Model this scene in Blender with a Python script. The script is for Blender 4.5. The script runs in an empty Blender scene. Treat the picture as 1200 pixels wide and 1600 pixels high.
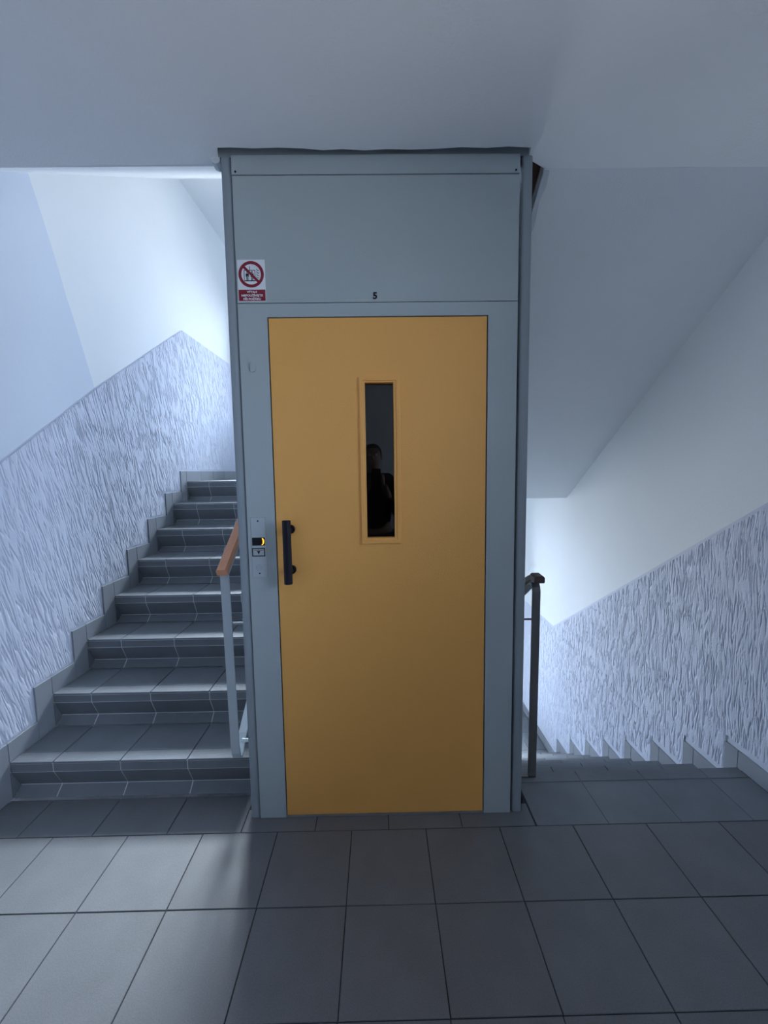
import bpy, bmesh, math, random
import numpy as np
from mathutils import Vector, Matrix, Euler
random.seed(4)
S = bpy.context.scene
C = S.collection
PI = math.pi

# ------------------------------------------------------------------ camera
CAM_F, CAM_PITCH, CAM_ROLL, CAM_YAW = 659.91, -0.09574, -0.01412, -0.01112
CAM_LOC = Vector((0.01366, -1.60038, 1.46139))
cd = bpy.data.cameras.new('camera'); cam = bpy.data.objects.new('camera', cd); C.objects.link(cam)
cd.sensor_fit = 'VERTICAL'; cd.sensor_height = 36.0; cd.lens = CAM_F / 1600 * 36.0
cd.clip_start = 0.02
_R = (Matrix.Rotation(CAM_YAW, 4, 'Z') @ Matrix.Rotation(CAM_PITCH, 4, 'X') @ Matrix.Rotation(PI/2, 4, 'X')
      @ Matrix.Rotation(CAM_ROLL, 4, 'Z'))
cam.matrix_world = Matrix.Translation(CAM_LOC) @ _R
S.camera = cam

# ------------------------------------------------------------------ world, daylight, exposure
SKY_COL, GROUND_COL, SKY_STRENGTH = (0.60, 0.745, 1.0), (0.46, 0.49, 0.53), 3.2
w = bpy.data.worlds.new('sky'); S.world = w; w.use_nodes = True
wn = w.node_tree; wn.nodes.clear()
tc = wn.nodes.new('ShaderNodeTexCoord'); sx = wn.nodes.new('ShaderNodeSeparateXYZ')
rp = wn.nodes.new('ShaderNodeValToRGB'); bg = wn.nodes.new('ShaderNodeBackground'); wo = wn.nodes.new('ShaderNodeOutputWorld')
mr = wn.nodes.new('ShaderNodeMapRange'); mr.inputs[1].default_value = -0.1; mr.inputs[2].default_value = 0.1
rp.color_ramp.elements[0].color = (*GROUND_COL, 1); rp.color_ramp.elements[1].color = (*SKY_COL, 1)
wn.links.new(tc.outputs['Generated'], sx.inputs[0]); wn.links.new(sx.outputs['Z'], mr.inputs[0])
wn.links.new(mr.outputs[0], rp.inputs[0]); wn.links.new(rp.outputs[0], bg.inputs[0]); wn.links.new(bg.outputs[0], wo.inputs[0])
bg.inputs[1].default_value = SKY_STRENGTH
SUN_ELEV, SUN_AZ, SUN_STRENGTH, SUN_ANGLE = 41.0, 0.0, 6.2, 26.0       # hazy sun facing the stair windows
sd = bpy.data.lights.new('hazy_sun', 'SUN'); sd.energy = SUN_STRENGTH; sd.angle = math.radians(SUN_ANGLE); sd.color = (0.82, 0.91, 1.0)
so = bpy.data.objects.new('hazy_sun', sd); C.objects.link(so)
so.rotation_euler = (-math.radians(90-SUN_ELEV), 0, math.radians(SUN_AZ))
S.view_settings.view_transform = 'Standard'; S.view_settings.look = 'None'
S.view_settings.gamma = 1.0; S.view_settings.use_curve_mapping = False
S.view_settings.exposure = 2.2
S.cycles.max_bounces = 16; S.cycles.diffuse_bounces = 12; S.cycles.glossy_bounces = 6
S.cycles.transparent_max_bounces = 12; S.cycles.caustics_reflective = False; S.cycles.caustics_refractive = False
S.cycles.use_denoising = True; S.cycles.sample_clamp_indirect = 6.0

# ------------------------------------------------------------------ measures (metres)
XL, XR = -1.685, 1.753            # side walls
YB, YF = 3.55, -2.50              # window wall, wall behind the viewer
ZC = 2.62                         # landing ceiling
E = 0.0688                        # lift front plane
SXL, SXR = -0.5525, 0.6049        # lift shaft sides
SYB = 1.90                        # lift shaft back
RL, GL, Y1L = 0.1746, 0.2756, 0.2115     # left flight up: rise, going, first nose
RR, GR, Y0R = 0.1847, 0.2785, 0.3129     # right flight down
ZU = 8*RL                         # upper half landing
ZD = -8*RR                        # lower half landing
YUL = Y1L + 7*GL                  # last nose left
YDL = Y0R + 8*GR
FXL, FXR = -0.592, 0.655          # inner edges of the flights
WIN_X0, WIN_X1 = -1.60, 1.45
WIN_UP, WIN_LO = (1.95, 3.35), (-1.05, 1.05)

# ------------------------------------------------------------------ materials
def mat(name, col, rough=0.6, spec=0.5, var=0.0, mottle=0.0, mscale=6.0, bump=0.0, bscale=200.0, metal=0.0, rand=0.0, speck=0.0):
    m = bpy.data.materials.new(name); m.use_nodes = True
    nt = m.node_tree; N = nt.nodes; L = nt.links; b = N['Principled BSDF']
    b.inputs['Roughness'].default_value = rough; b.inputs['Specular IOR Level'].default_value = spec
    b.inputs['Metallic'].default_value = metal; b.inputs['Base Color'].default_value = (*col, 1)
    t = N.new('ShaderNodeTexCoord'); geo = N.new('ShaderNodeNewGeometry')
    src = None
    if mottle or rand or speck:
        base = N.new('ShaderNodeRGB'); base.outputs[0].default_value = (*col, 1); src = base.outputs[0]
        def mul(fac_out, lo, hi, src):
            r = N.new('ShaderNodeMapRange'); r.inputs[3].default_value = lo; r.inputs[4].default_value = hi
            L.new(fac_out, r.inputs[0])
            v = N.new('ShaderNodeVectorMath'); v.operation = 'SCALE'
            L.new(src, v.inputs[0]); L.new(r.outputs[0], v.inputs['Scale']); return v.outputs[0]
        if mottle:
            n = N.new('ShaderNodeTexNoise'); n.inputs['Scale'].default_value = mscale; n.inputs['Detail'].default_value = 6
            L.new(geo.outputs['Position'], n.inputs['Vector']); src = mul(n.outputs[0], 1-mottle, 1+mottle, src)
        if speck:
            n = N.new('ShaderNodeTexNoise'); n.inputs['Scale'].default_value = 260; n.inputs['Detail'].default_value = 2
            L.new(geo.outputs['Position'], n.inputs['Vector']); src = mul(n.outputs[0], 1-speck, 1+speck, src)
        if rand:
            o = N.new('ShaderNodeObjectInfo'); src = mul(o.outputs['Random'], 1-rand, 1+rand, src)
        L.new(src, b.inputs['Base Color'])
    if bump:
        n = N.new('ShaderNodeTexNoise'); n.inputs['Scale'].default_value = bscale; n.inputs['Detail'].default_value = 4
        L.new(geo.outputs['Position'], n.inputs['Vector'])
        bp = N.new('ShaderNodeBump'); bp.inputs['Strength'].default_value = bump; bp.inputs['Distance'].default_value = 0.004
        L.new(n.outputs[0], bp.inputs['Height']); L.new(bp.outputs[0], b.inputs['Normal'])
    return m

M = {}
M['wall'] = mat('white_wall_paint', (0.84, 0.855, 0.865), 0.8, 0.2, mottle=0.03, mscale=2.0, bump=0.12, bscale=90)
M['skim'] = mat('blue_white_skim', (0.71, 0.755, 0.84), 0.8, 0.2, mottle=0.03, mscale=2.0, bump=0.12, bscale=90)
M['ceil'] = mat('ceiling_paint', (0.82, 0.835, 0.85), 0.85, 0.2, mottle=0.04, mscale=1.6, bump=0.35, bscale=130)
M['dado'] = mat('dado_paint', (0.66, 0.69, 0.79), 0.75, 0.25, bump=0.1)
M['coat'] = mat('combed_render', (0.68, 0.71, 0.82), 0.75, 0.25, bump=0.25, bscale=220)
M['tile'] = mat('slate_floor_tile', (0.155, 0.160, 0.168), 0.5, 0.4, mottle=0.18, mscale=7, bump=0.10, bscale=420, rand=0.07, speck=0.28)
M['stair_tile'] = mat('slate_stair_tile', (0.185, 0.20, 0.22), 0.68, 0.2, mottle=0.14, mscale=9, bump=0.2, bscale=160, rand=0.06, speck=0.1)
M['skirt'] = mat('grey_skirting_tile', (0.29, 0.31, 0.34), 0.45, 0.4, mottle=0.08, mscale=9, bump=0.12, rand=0.04)
M['grout_d'] = mat('dark_grout', (0.045, 0.05, 0.055), 0.9, 0.2)
M['grout_l'] = mat('pale_grout', (0.62, 0.64, 0.67), 0.9, 0.2)
M['post'] = mat('lift_post_grey', (0.29, 0.33, 0.355), 0.5, 0.4, mottle=0.04, mscale=5, bump=0.1, bscale=220)
M['panel'] = mat('lift_panel_grey', (0.40, 0.45, 0.46), 0.45, 0.4, mottle=0.03, mscale=4, bump=0.12, bscale=240)
M['door'] = mat('ochre_door_paint', (0.86, 0.425, 0.11), 0.42, 0.4, mottle=0.03, mscale=4, bump=0.22, bscale=210)
M['seam'] = mat('dark_seam', (0.012, 0.013, 0.015), 0.8, 0.2)
M['black'] = mat('black_plastic', (0.010, 0.010, 0.016), 0.5, 0.25)
M['plate'] = mat('brushed_plate', (0.46, 0.50, 0.52), 0.42, 0.5, metal=0.35, speck=0.06)
M['sill'] = mat('steel_sill', (0.5, 0.5, 0.5), 0.4, 0.5, metal=0.8)
M['print_black'] = mat('black_print', (0.01, 0.01, 0.014), 0.6, 0.3)
M['print_white'] = mat('white_print', (0.78, 0.80, 0.84), 0.6, 0.3)
M['print_red'] = mat('red_print', (0.25, 0.018, 0.036), 0.55, 0.3)
M['bar_l'] = mat('pale_bar_paint', (0.55, 0.61, 0.64), 0.45, 0.4, bump=0.08)
M['bar_r'] = mat('grey_bar_paint', (0.15, 0.15, 0.155), 0.45, 0.4, bump=0.08)
M['wood_l'] = mat('light_handrail', (0.74, 0.33, 0.18), 0.4, 0.45, mottle=0.12, mscale=30)
M['wood_r'] = mat('dark_handrail', (0.085, 0.05, 0.05), 0.4, 0.45, mottle=0.12, mscale=30)
M['rust'] = mat('brown_board', (0.10, 0.06, 0.05), 0.9, 0.2, mottle=0.3, mscale=20)
M['plaster'] = mat('rough_plaster', (0.60, 0.64, 0.68), 0.9, 0.2, mottle=0.12, mscale=20, bump=0.6, bscale=60)
M['frame'] = mat('window_frame_white', (0.75, 0.76, 0.77), 0.4, 0.4)
M['skin'] = mat('skin', (0.45, 0.27, 0.20), 0.55, 0.4)
M['hair'] = mat('hair', (0.02, 0.016, 0.013), 0.7, 0.3)
M['shirt'] = mat('dark_jacket', (0.012, 0.013, 0.018), 0.85, 0.2)
M['jeans'] = mat('dark_jeans', (0.02, 0.028, 0.05), 0.9, 0.2)
def emit(name, col, s):
    m = bpy.data.materials.new(name); m.use_nodes = True; b = m.node_tree.nodes['Principled BSDF']
    b.inputs['Base Color'].default_value = (*col, 1); b.inputs['Emission Color'].default_value = (*col, 1); b.inputs['Emission Strength'].default_value = s
    return m
M['led'] = emit('amber_led', (1.0, 0.40, 0.02), 0.45)
def glass_mat(name, tint, refl):
    m = bpy.data.materials.new(name); m.use_nodes = True; nt = m.node_tree; N = nt.nodes; L = nt.links; N.clear()
    o = N.new('ShaderNodeOutputMaterial'); mx = N.new('ShaderNodeMixShader'); t = N.new('ShaderNodeBsdfTransparent'); g = N.new('ShaderNodeBsdfGlossy')
    f = N.new('ShaderNodeFresnel'); f.inputs[0].default_value = refl
    t.inputs[0].default_value = (*tint, 1); g.inputs['Roughness'].default_value = 0.0
    L.new(f.outputs[0], mx.inputs[0]); L.new(t.outputs[0], mx.inputs[1]); L.new(g.outputs[0], mx.inputs[2]); L.new(mx.outputs[0], o.inputs[0])
    return m
M['pane'] = glass_mat('clear_pane', (0.93, 0.95, 0.95), 1.45)
M['dark_glass'] = glass_mat('lift_door_glass', (0.55, 0.58, 0.60), 1.6)

# ------------------------------------------------------------------ mesh helpers
class MB:
    def __init__(s): s.v = []; s.f = []
    def add(s, v, f):
        o = len(s.v); s.v += [tuple(p) for p in v]; s.f += [tuple(i+o for i in q) for q in f]; return s
    def box(s, a, b, ch=0.0):
        x0, y0, z0 = a; x1, y1, z1 = b
        if not ch:
            return s.add([(x0,y0,z0),(x1,y0,z0),(x1,y1,z0),(x0,y1,z0),(x0,y0,z1),(x1,y0,z1),(x1,y1,z1),(x0,y1,z1)],
                         [(0,3,2,1),(4,5,6,7),(0,1,5,4),(1,2,6,5),(2,3,7,6),(3,0,4,7)])
        bm = bmesh.new(); bmesh.ops.create_cube(bm, size=1)
        for v in bm.verts: v.co = Vector(((x0+x1)/2+v.co.x*(x1-x0), (y0+y1)/2+v.co.y*(y1-y0), (z0+z1)/2+v.co.z*(z1-z0)))
        bmesh.ops.bevel(bm, geom=list(bm.edges), offset=ch, segments=1, affect='EDGES')
        s.bm(bm); return s
    def bm(s, bm):
        bm.verts.index_update()
        s.add([v.co[:] for v in bm.verts], [[v.index for v in f.verts] for f in bm.faces]); bm.free(); return s
    def prism(s, poly, axis, a, b):
        """closed 2-D outline extruded along an axis: x -> (y,z), y -> (x,z), z -> (x,y)"""
        def P(p, t): return {'x': (t, p[0], p[1]), 'y': (p[0], t, p[1]), 'z': (p[0], p[1], t)}[axis]
        bm = bmesh.new(); n = len(poly)
        A = [bm.verts.new(P(p, a)) for p in poly]; B = [bm.verts.new(P(p, b)) for p in poly]
        f0 = bm.faces.new(A); f1 = bm.faces.new(B[::-1])
        for i in range(n): bm.faces.new((A[i], B[i], B[(i+1)%n], A[(i+1)%n]))
        bm.normal_update()
        if n > 4: bmesh.ops.triangulate(bm, faces=[f0, f1], ngon_method='EAR_CLIP')
        bmesh.ops.recalc_face_normals(bm, faces=list(bm.faces)); return s.bm(bm)
    def tube(s, a, b, r0, r1=None, n=16):
        a, b = Vector(a), Vector(b); r1 = r0 if r1 is None else r1; q = (b-a).to_track_quat('Z', 'Y').to_matrix()
        v = []
        for p, r in ((a, r0), (b, r1)):
            for i in range(n): v.append(p + q @ Vector((r*math.cos(2*PI*i/n), r*math.sin(2*PI*i/n), 0)))
        return s.add(v, [(i, (i+1)%n, n+(i+1)%n, n+i) for i in range(n)] + [tuple(range(n))[::-1], tuple(range(n, 2*n))])
    def sweep(s, path, prof):
        """profile (x offset, normal offset) swept along a path in a plane of constant x: path points (x,y,z)"""
        P = [Vector(p) for p in path]; v = []; n = len(prof)
        for i, p in enumerate(P):
            t = ((P[i]-P[i-1]).normalized() if i else Vector()) + ((P[i+1]-P[i]).normalized() if i < len(P)-1 else Vector())
            t.normalize(); nn = Vector((1, 0, 0)).cross(t)
            sc = 1.0
            if 0 < i < len(P)-1: sc = 1/max(0.5, t.dot((P[i+1]-P[i]).normalized()))
            for a, b in prof: v.append(p + Vector((a, 0, 0)) + nn*b*sc)
        f = [(k*n+i, k*n+(i+1)%n, (k+1)*n+(i+1)%n, (k+1)*n+i) for k in range(len(P)-1) for i in range(n)]
        return s.add(v, f + [tuple(range(n))[::-1], tuple(range((len(P)-1)*n, len(P)*n))])
    def mesh(s, name, m):
        me = bpy.data.meshes.new(name); me.from_pydata(s.v, [], s.f)
        bm = bmesh.new(); bm.from_mesh(me); bmesh.ops.recalc_face_normals(bm, faces=list(bm.faces)); bm.to_mesh(me); bm.free()
        me.materials.append(M[m] if isinstance(m, str) else m); me.update(); return me
    def build(s, name, m, parent=None, smooth=False, loc=None, kind=None, label=None):
        return link(name, s.mesh(name, m), parent, smooth, loc, kind, label)

def link(name, me, parent=None, smooth=False, loc=None, kind=None, label=None):
    o = bpy.data.objects.new(name, me); C.objects.link(o)
    if loc is not None: o.location = loc
    if parent is not None:
        o.parent = parent
        pl = parent.matrix_basis.translation.copy(); q = parent.parent
        while q: pl += q.matrix_basis.translation; q = q.parent
        o.location = Vector(o.location) - pl          # meshes are written in world space
    if smooth:
        for p in me.polygons: p.use_smooth = True
        try: me.set_sharp_from_angle(angle=math.radians(40))
        except Exception: pass
    if kind: o['kind'] = kind
    if label: o['label'] = label
    return o

def thing(name, label, cat, loc=(0,0,0), group=None):
    o = bpy.data.objects.new(name, None); C.objects.link(o); o.location = loc; o.empty_display_size = 0.1
    o['label'] = label; o['category'] = cat
    if group: o['group'] = group
    return o
def tag(o, label, cat):
    o['label'] = label; o['category'] = cat; return o

_cache = {}
def tile_mesh(kind, dx, dy, dz, m, ch=0.0012):
    k = (kind, round(dx, 4), round(dy, 4), round(dz, 4))
    if k not in _cache:
        b = MB(); c = ch
        x0, x1, y0, y1 = -dx/2, dx/2, -dy/2, dy/2
        b.add([(x0,y0,0),(x1,y0,0),(x1,y1,0),(x0,y1,0),(x0,y0,dz-c),(x1,y0,dz-c),(x1,y1,dz-c),(x0,y1,dz-c),
               (x0+c,y0+c,dz),(x1-c,y0+c,dz),(x1-c,y1-c,dz),(x0+c,y1-c,dz)],
              [(0,3,2,1),(0,1,5,4),(1,2,6,5),(2,3,7,6),(3,0,4,7),(4,5,9,8),(5,6,10,9),(6,7,11,10),(7,4,8,11),(8,9,10,11)])
        _cache[k] = b.mesh(kind, m)
    return _cache[k]
def flat_tile(name, x0, x1, y0, y1, ztop, m, parent, dz=0.008, jit=0.0005):
    o = link(name, tile_mesh(name+m, x1-x0, y1-y0, dz, m), parent, loc=((x0+x1)/2, (y0+y1)/2, ztop-dz+random.uniform(-jit, jit*0.4)))
    o.rotation_euler = (random.uniform(-1,1)*0.0012, random.uniform(-1,1)*0.0012, random.uniform(-1,1)*0.0012) if jit else (0,0,0)
    return o
def cells(off, step, a, b, g):
    """tile intervals of a grid clipped to [a,b]"""
    i = math.floor((a-off)/step); out = []
    while off+i*step < b:
        x0, x1 = max(a, off+i*step+g/2), min(b, off+(i+1)*step-g/2)
        if x1-x0 > 0.012: out.append((x0, x1))
        i += 1
    return out

# ------------------------------------------------------------------ setting: walls
T = 0.16
ZTOP, ZBOT = 4.2, -1.75
SY0, SY1, SZ0, SZ1 = -2.40, -1.00, 0.60, 2.45      # unseen side windows beside the viewer, added as fill light
def side_wall(x0, x1):
    return MB().box((x0, YF-T, ZBOT), (x1, SY0, ZTOP)).box((x0, SY1, ZBOT), (x1, YB+0.3, ZTOP)).box((x0, SY0, ZBOT), (x1, SY1, SZ0)).box((x0, SY0, SZ1), (x1, SY1, ZTOP))
wl = side_wall(XL-T, XL).build('wall_left', 'wall', kind='structure')
wr = side_wall(XR, XR+T).build('wall_right', 'wall', kind='structure')
for i, (x, s_) in enumerate(((XL-0.10, 1), (XR+0.10, -1))):
    f = MB(); t = 0.05
    f.box((x-0.025, SY0, SZ0), (x+0.025, SY0+t, SZ1)).box((x-0.025, SY1-t, SZ0), (x+0.025, SY1, SZ1)).box((x-0.025, SY0+t, SZ0), (x+0.025, SY1-t, SZ0+t)).box((x-0.025, SY0+t, SZ1-t), (x+0.025, SY1-t, SZ1))
    win = f.build('window_%d' % (i+3), 'frame', kind='structure')  # added openings that let in fill daylight, never in view
    MB().add([(x, SY0+t, SZ0+t), (x, SY1-t, SZ0+t), (x, SY1-t, SZ1-t), (x, SY0+t, SZ1-t)], [(0,1,2,3)]).build('pane', 'pane', win)
    ld = bpy.data.lights.new('daylight_portal', 'AREA'); ld.shape = 'RECTANGLE'; ld.size = SZ1-SZ0; ld.size_y = SY1-SY0; ld.cycles.is_portal = True
    lo = bpy.data.objects.new('daylight_portal', ld); C.objects.link(lo); lo.location = (x-s_*0.05, (SY0+SY1)/2, (SZ0+SZ1)/2); lo.rotation_euler = (0, -s_*PI/2, 0)
wf = MB().box((XL, YF-T, ZBOT), (XR, YF, ZTOP)).build('wall_front', 'wall', kind='structure')
b = MB()
b.box((XL, YB, ZBOT), (WIN_X0, YB+0.3, ZTOP)).box((WIN_X1, YB, ZBOT), (XR, YB+0.3, ZTOP))
for z0, z1 in ((ZBOT, WIN_LO[0]), (WIN_LO[1], WIN_UP[0]), (WIN_UP[1], ZTOP)): b.box((WIN_X0, YB, z0), (WIN_X1, YB+0.3, z1))
wb = b.build('wall_back', 'wall', kind='structure')
# windows of the half landings (behind the lift, they light the stairs)
for i, (z0, z1) in enumerate((WIN_UP, WIN_LO)):
    f = MB(); y0, y1 = YB+0.10, YB+0.16; t = 0.06
    f.box((WIN_X0, y0, z0), (WIN_X0+t, y1, z1)).box((WIN_X1-t, y0, z0), (WIN_X1, y1, z1))
    f.box((WIN_X0+t, y0, z0), (WIN_X1-t, y1, z0+t)).box((WIN_X0+t, y0, z1-t), (WIN_X1-t, y1, z1))
    xm = (WIN_X0+WIN_X1)/2; f.box((xm-0.05, y0, z0+t), (xm+0.05, y1, z1-t))
    win = f.build('window_%d' % (i+1), 'frame', kind='structure')
    for a, c in ((WIN_X0+t, xm-0.05), (xm+0.05, WIN_X1-t)):
        MB().add([(a, YB+0.13, z0+t), (c, YB+0.13, z0+t), (c, YB+0.13, z1-t), (a, YB+0.13, z1-t)], [(0,1,2,3)]).build('pane', 'pane', win)
    MB().box((WIN_X0, YB-0.02, z0-0.03), (WIN_X1, YB+0.10, z0)).build('window_sill', 'frame', win)
    ld = bpy.data.lights.new('daylight_portal', 'AREA'); ld.shape = 'RECTANGLE'; ld.size = WIN_X1-WIN_X0; ld.size_y = z1-z0
    ld.cycles.is_portal = True
    lo = bpy.data.objects.new('daylight_portal', ld); C.objects.link(lo); lo.location = (xm, YB+0.28, (z0+z1)/2)
    lo.rotation_euler = (-PI/2, 0, 0)

MB().box((XL-0.6, YB+0.30, 1.12), (XR+0.6, YB+0.75, 1.28)).build('sun_shade_slab', 'plaster', kind='structure')      # unseen slab added outside to keep sun off the lower window
# ceiling of the landing with a ragged cut-out where the lift passes
notch = [(0.672, 0.146), (0.615, 0.11), (0.59, 0.085), (0.583, 0.040)]
xs = [0.50, 0.42, 0.33, 0.24, 0.15, 0.06, -0.02, -0.10, -0.17, -0.24, -0.33, -0.42, -0.50]
ys = [0.034, 0.040, 0.036, 0.043, 0.046, 0.043, 0.049, 0.042, 0.047, 0.038, 0.033, 0.036, 0.031]
notch += list(zip(xs, ys)) + [(-0.545, 0.032), (-0.556, 0.055), (-0.566, 0.112)]
cl = MB().prism([(XL, YF), (XR, YF), (XR, 0.150), (1.2, 0.143), (0.9, 0.147)] + notch + [(-0.9, 0.116), (-1.3, 0.124), (XL, 0.122)], 'z', ZC, 2.80).build('ceiling', 'ceil', kind='structure')
MB().prism([(-0.585, 2.606), (-0.570, 2.600), (-0.556, 2.606), (-0.554, 2.622), (-0.588, 2.622), (-0.590, 2.614)], 'y', 0.080, 0.125).build('plaster_lump', 'plaster', cl)
# upper flights: only their undersides show
MB().prism([(0.124, 2.6203), (2.359, 4.02), (2.359, ZTOP), (0.124, 2.80)], 'x', XL, FXL).build('ceiling.001', 'ceil', kind='structure')
rs = MB().prism([(0.145, 2.62), (2.296, 1.193), (2.296, 1.40), (0.46, 2.80), (0.145, 2.80)], 'x', 0.673, XR).build('ceiling.002', 'ceil', kind='structure')
e = []
for i in range(9):
    t_ = i/8; yy = 0.15+t_*0.34
    e.append((yy, 2.62-(yy-0.145)*0.663))
mbp = MB()
for i in range(8):
    (ya, za), (yb, zb) = e[i], e[i+1]; j0, j1 = 0.010*math.sin(i*2.1), 0.010*math.sin((i+1)*2.1)
    mbp.add([(0.670, ya, za-0.010), (0.694+j0*0.6, ya, za-0.005), (0.694+j0*0.6, ya, za+0.01), (0.670, ya, za+0.02),
             (0.670, yb, zb-0.010), (0.694+j1*0.6, yb, zb-0.005), (0.694+j1*0.6, yb, zb+0.01), (0.670, yb, zb+0.02)],
            [(0,1,5,4),(1,2,6,5),(2,3,7,6),(3,0,4,7),(0,3,2,1),(4,5,6,7)])
mbp.build('plaster_edge', 'plaster', rs)
MB().prism([(0.150, 2.665), (2.2, 2.665-2.05*0.663), (2.2, 2.80-2.05*0.663), (0.150, 2.80)], 'x', SXR+0.002, 0.669).build('trim_1', 'rust', kind='structure')
MB().box((XL, YUL+0.06, 1.193), (0.655, YB, ZU-0.008)).box((0.655, 2.30, 1.193), (XR, YB, ZU-0.008)).build('floor.001', 'grout_l', kind='structure')
MB().box((XL, 2.359, 4.02), (XR, YB, ZTOP)).build('ceiling.003', 'ceil', kind='structure')
MB().box((FXL, -0.1, 4.02), (XR, 2.359, ZTOP)).build('ceiling.004', 'ceil', kind='structure')
MB().box((FXL, -0.02, 2.80), (XR, 0.10, 4.02)).build('wall_front.001', 'wall', kind='structure')

# combed mineral render: wandering upright grooves, as real relief on a fine grid
def gnoise(u, v, seed):
    r = np.random.RandomState(seed); n = 256
    a = r.rand(n, n)*2*np.pi; gx, gy = np.cos(a), np.sin(a)
    iu, iv = np.floor(u).astype(int), np.floor(v).astype(int); fu, fv = u-iu, v-iv
    def g(di, dj):
        ii, jj = (iu+di) % n, (iv+dj) % n
        return gx[ii, jj]*(fu-di) + gy[ii, jj]*(fv-dj)
    su, sv = fu*fu*fu*(fu*(fu*6-15)+10), fv*fv*fv*(fv*(fv*6-15)+10)
    return (g(0,0)*(1-su)+g(1,0)*su)*(1-sv) + (g(0,1)*(1-su)+g(1,1)*su)*sv
def coat_height(y, z, shear, sy, sz, seed):
    wy = y + shear*z + 0.012*gnoise(y*6, z*6, seed+5)
    def sm(a, w): t = np.clip(np.abs(a)/w, 0, 1); return t*t*(3-2*t)
    def strokes(k, dz, w, sd):                                      # one set of scratches, each fading out at its ends
        g = sm(gnoise(wy*sy*k, z*dz, sd), w)
        f = np.clip(gnoise(wy*sy*k*0.45+17, z*dz*1.7+5, sd+20)*3.2+0.62, 0.0, 1)
        return 1-(1-g)*f
    h = np.minimum(strokes(1.0, sz, 0.14, seed), strokes(1.5, sz*1.25, 0.12, seed+1))
    return h + 0.20*gnoise(wy*sy*0.8+31, z*sz*1.2, seed+4) + 0.10*gnoise(y*130, z*130, seed+6)
def inside(poly, y, z):
    c = np.zeros(y.shape, bool); n = len(poly)
    for i in range(n):
        (y0, z0), (y1, z1) = poly[i], poly[(i+1) % n]
        if z0 == z1: continue
        c ^= ((z0 > z) != (z1 > z)) & (y < (y1-y0)*(z-z0)/(z1-z0)+y0)
    return c
def coat(name, poly, xw, sgn, depth, shear, sy, sz, seed, parent, step=0.0025):
    ya, yb = max(min(p[0] for p in poly), -0.9), max(p[0] for p in poly); za, zb = min(p[1] for p in poly), max(p[1] for p in poly)
    A, Z = np.meshgrid(np.arange(ya+min(shear*za, shear*zb), yb+max(shear*za, shear*zb), step), np.arange(za, zb, step*2.0), indexing='ij')
    Y = A - shear*Z                                                 # grid lines follow the strokes
    m = inside(poly, Y, Z); q = m[:-1, :-1] & m[1:, :-1] & m[:-1, 1:] & m[1:, 1:]
    X = xw + sgn*(0.0024 + depth*coat_height(Y, Z, shear, sy, sz, seed))
    nz = Y.shape[1]; idx = np.arange(Y.size).reshape(Y.shape)
    F = np.stack([idx[:-1, :-1][q], idx[1:, :-1][q], idx[1:, 1:][q], idx[:-1, 1:][q]], 1)
    if sgn < 0: F = F[:, ::-1]
    used, F = np.unique(F, return_inverse=True); F = F.reshape(-1, 4)
    co = np.stack([X.ravel(), Y.ravel(), Z.ravel()], 1)[used]
    me = bpy.data.meshes.new(name); me.vertices.add(len(co)); me.vertices.foreach_set('co', co.astype(np.float32).ravel())
    me.loops.add(F.size); me.loops.foreach_set('vertex_index', F.astype(np.int32).ravel())
    me.polygons.add(len(F)); me.polygons.foreach_set('loop_start', np.arange(0, F.size, 4, dtype=np.int32))
    me.polygons.foreach_set('use_smooth', np.ones(len(F), bool))
    me.update(calc_edges=True); me.validate(); me.materials.append(M['coat'])
    return link(name, me, parent)
# left wall: dado coat, bluer skim and a shallow plaster step
NOSE_L = [Y1L+i*GL for i in range(8)]
def saw_l(dz, dy):
    """stepped line along the top of the left skirting, shifted up by dz and forward by dy"""
    pts = [(YF, 0.09+dz), (NOSE_L[0]-0.105-dy, 0.09+dz)]
    for k in range(8):
        zt = (k+1)*RL+0.09+dz
        pts.append((NOSE_L[k]-0.105-dy, zt))
        pts.append((NOSE_L[k+1]-0.105-dy, zt) if k < 7 else (YB, zt))
    return pts
TOP_L = [(YF, 1.44), (0.19, 1.44), (0.33, 1.533), (1.012, 1.981), (2.227, 2.713), (YB, 2.713)]
MB().prism(saw_l(-0.004, 0) + TOP_L[::-1], 'x', XL-0.01, XL+0.002).build('dado', 'dado', wl)
coat('combed_render_coat', saw_l(0.012, 0.012) + [(y, z-0.004) for y, z in TOP_L[::-1]], XL, 1, 0.0042, 0.28, 44, 4.6, 11, wl)
edge = [(0.47, 3.4), (0.560, 3.13), (0.646, 2.926), (0.700, 2.80), (0.741, 2.699), (0.800, 2.545), (0.835, 2.44), (0.885, 2.325), (0.95, 2.15), (1.012, 1.985)]
MB().prism([(YF, 1.442), (0.19, 1.442), (0.33, 1.535)] + edge[::-1] + [(YF, 3.4)], 'x', XL-0.01, XL+0.003).build('plaster_skim', 'skim', wl)
lb = MB(); LY = [1.25, 1.5, 1.75, 2.0, 2.23, 2.6]; LZ = [2.700, 2.696, 2.703, 2.707, 2.716, 2.718]; LT = [0.0, 0.0008, 0.0014, 0.002, 0.0022, 0.0022]
for (ya, za, ta), (yb, zb, tb) in zip(list(zip(LY, LZ, LT))[:-1], list(zip(LY, LZ, LT))[1:]):
    lb.add([(XL-0.002, ya, za), (XL-0.002, yb, zb), (XL+tb, yb, zb-0.002), (XL+ta, ya, za-0.002), (XL-0.001, ya, za-0.16), (XL-0.001, yb, zb-0.16)], [(0,1,2,3), (3,2,5,4)])
lb.build('plaster_ledge', 'wall', wl)
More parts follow.
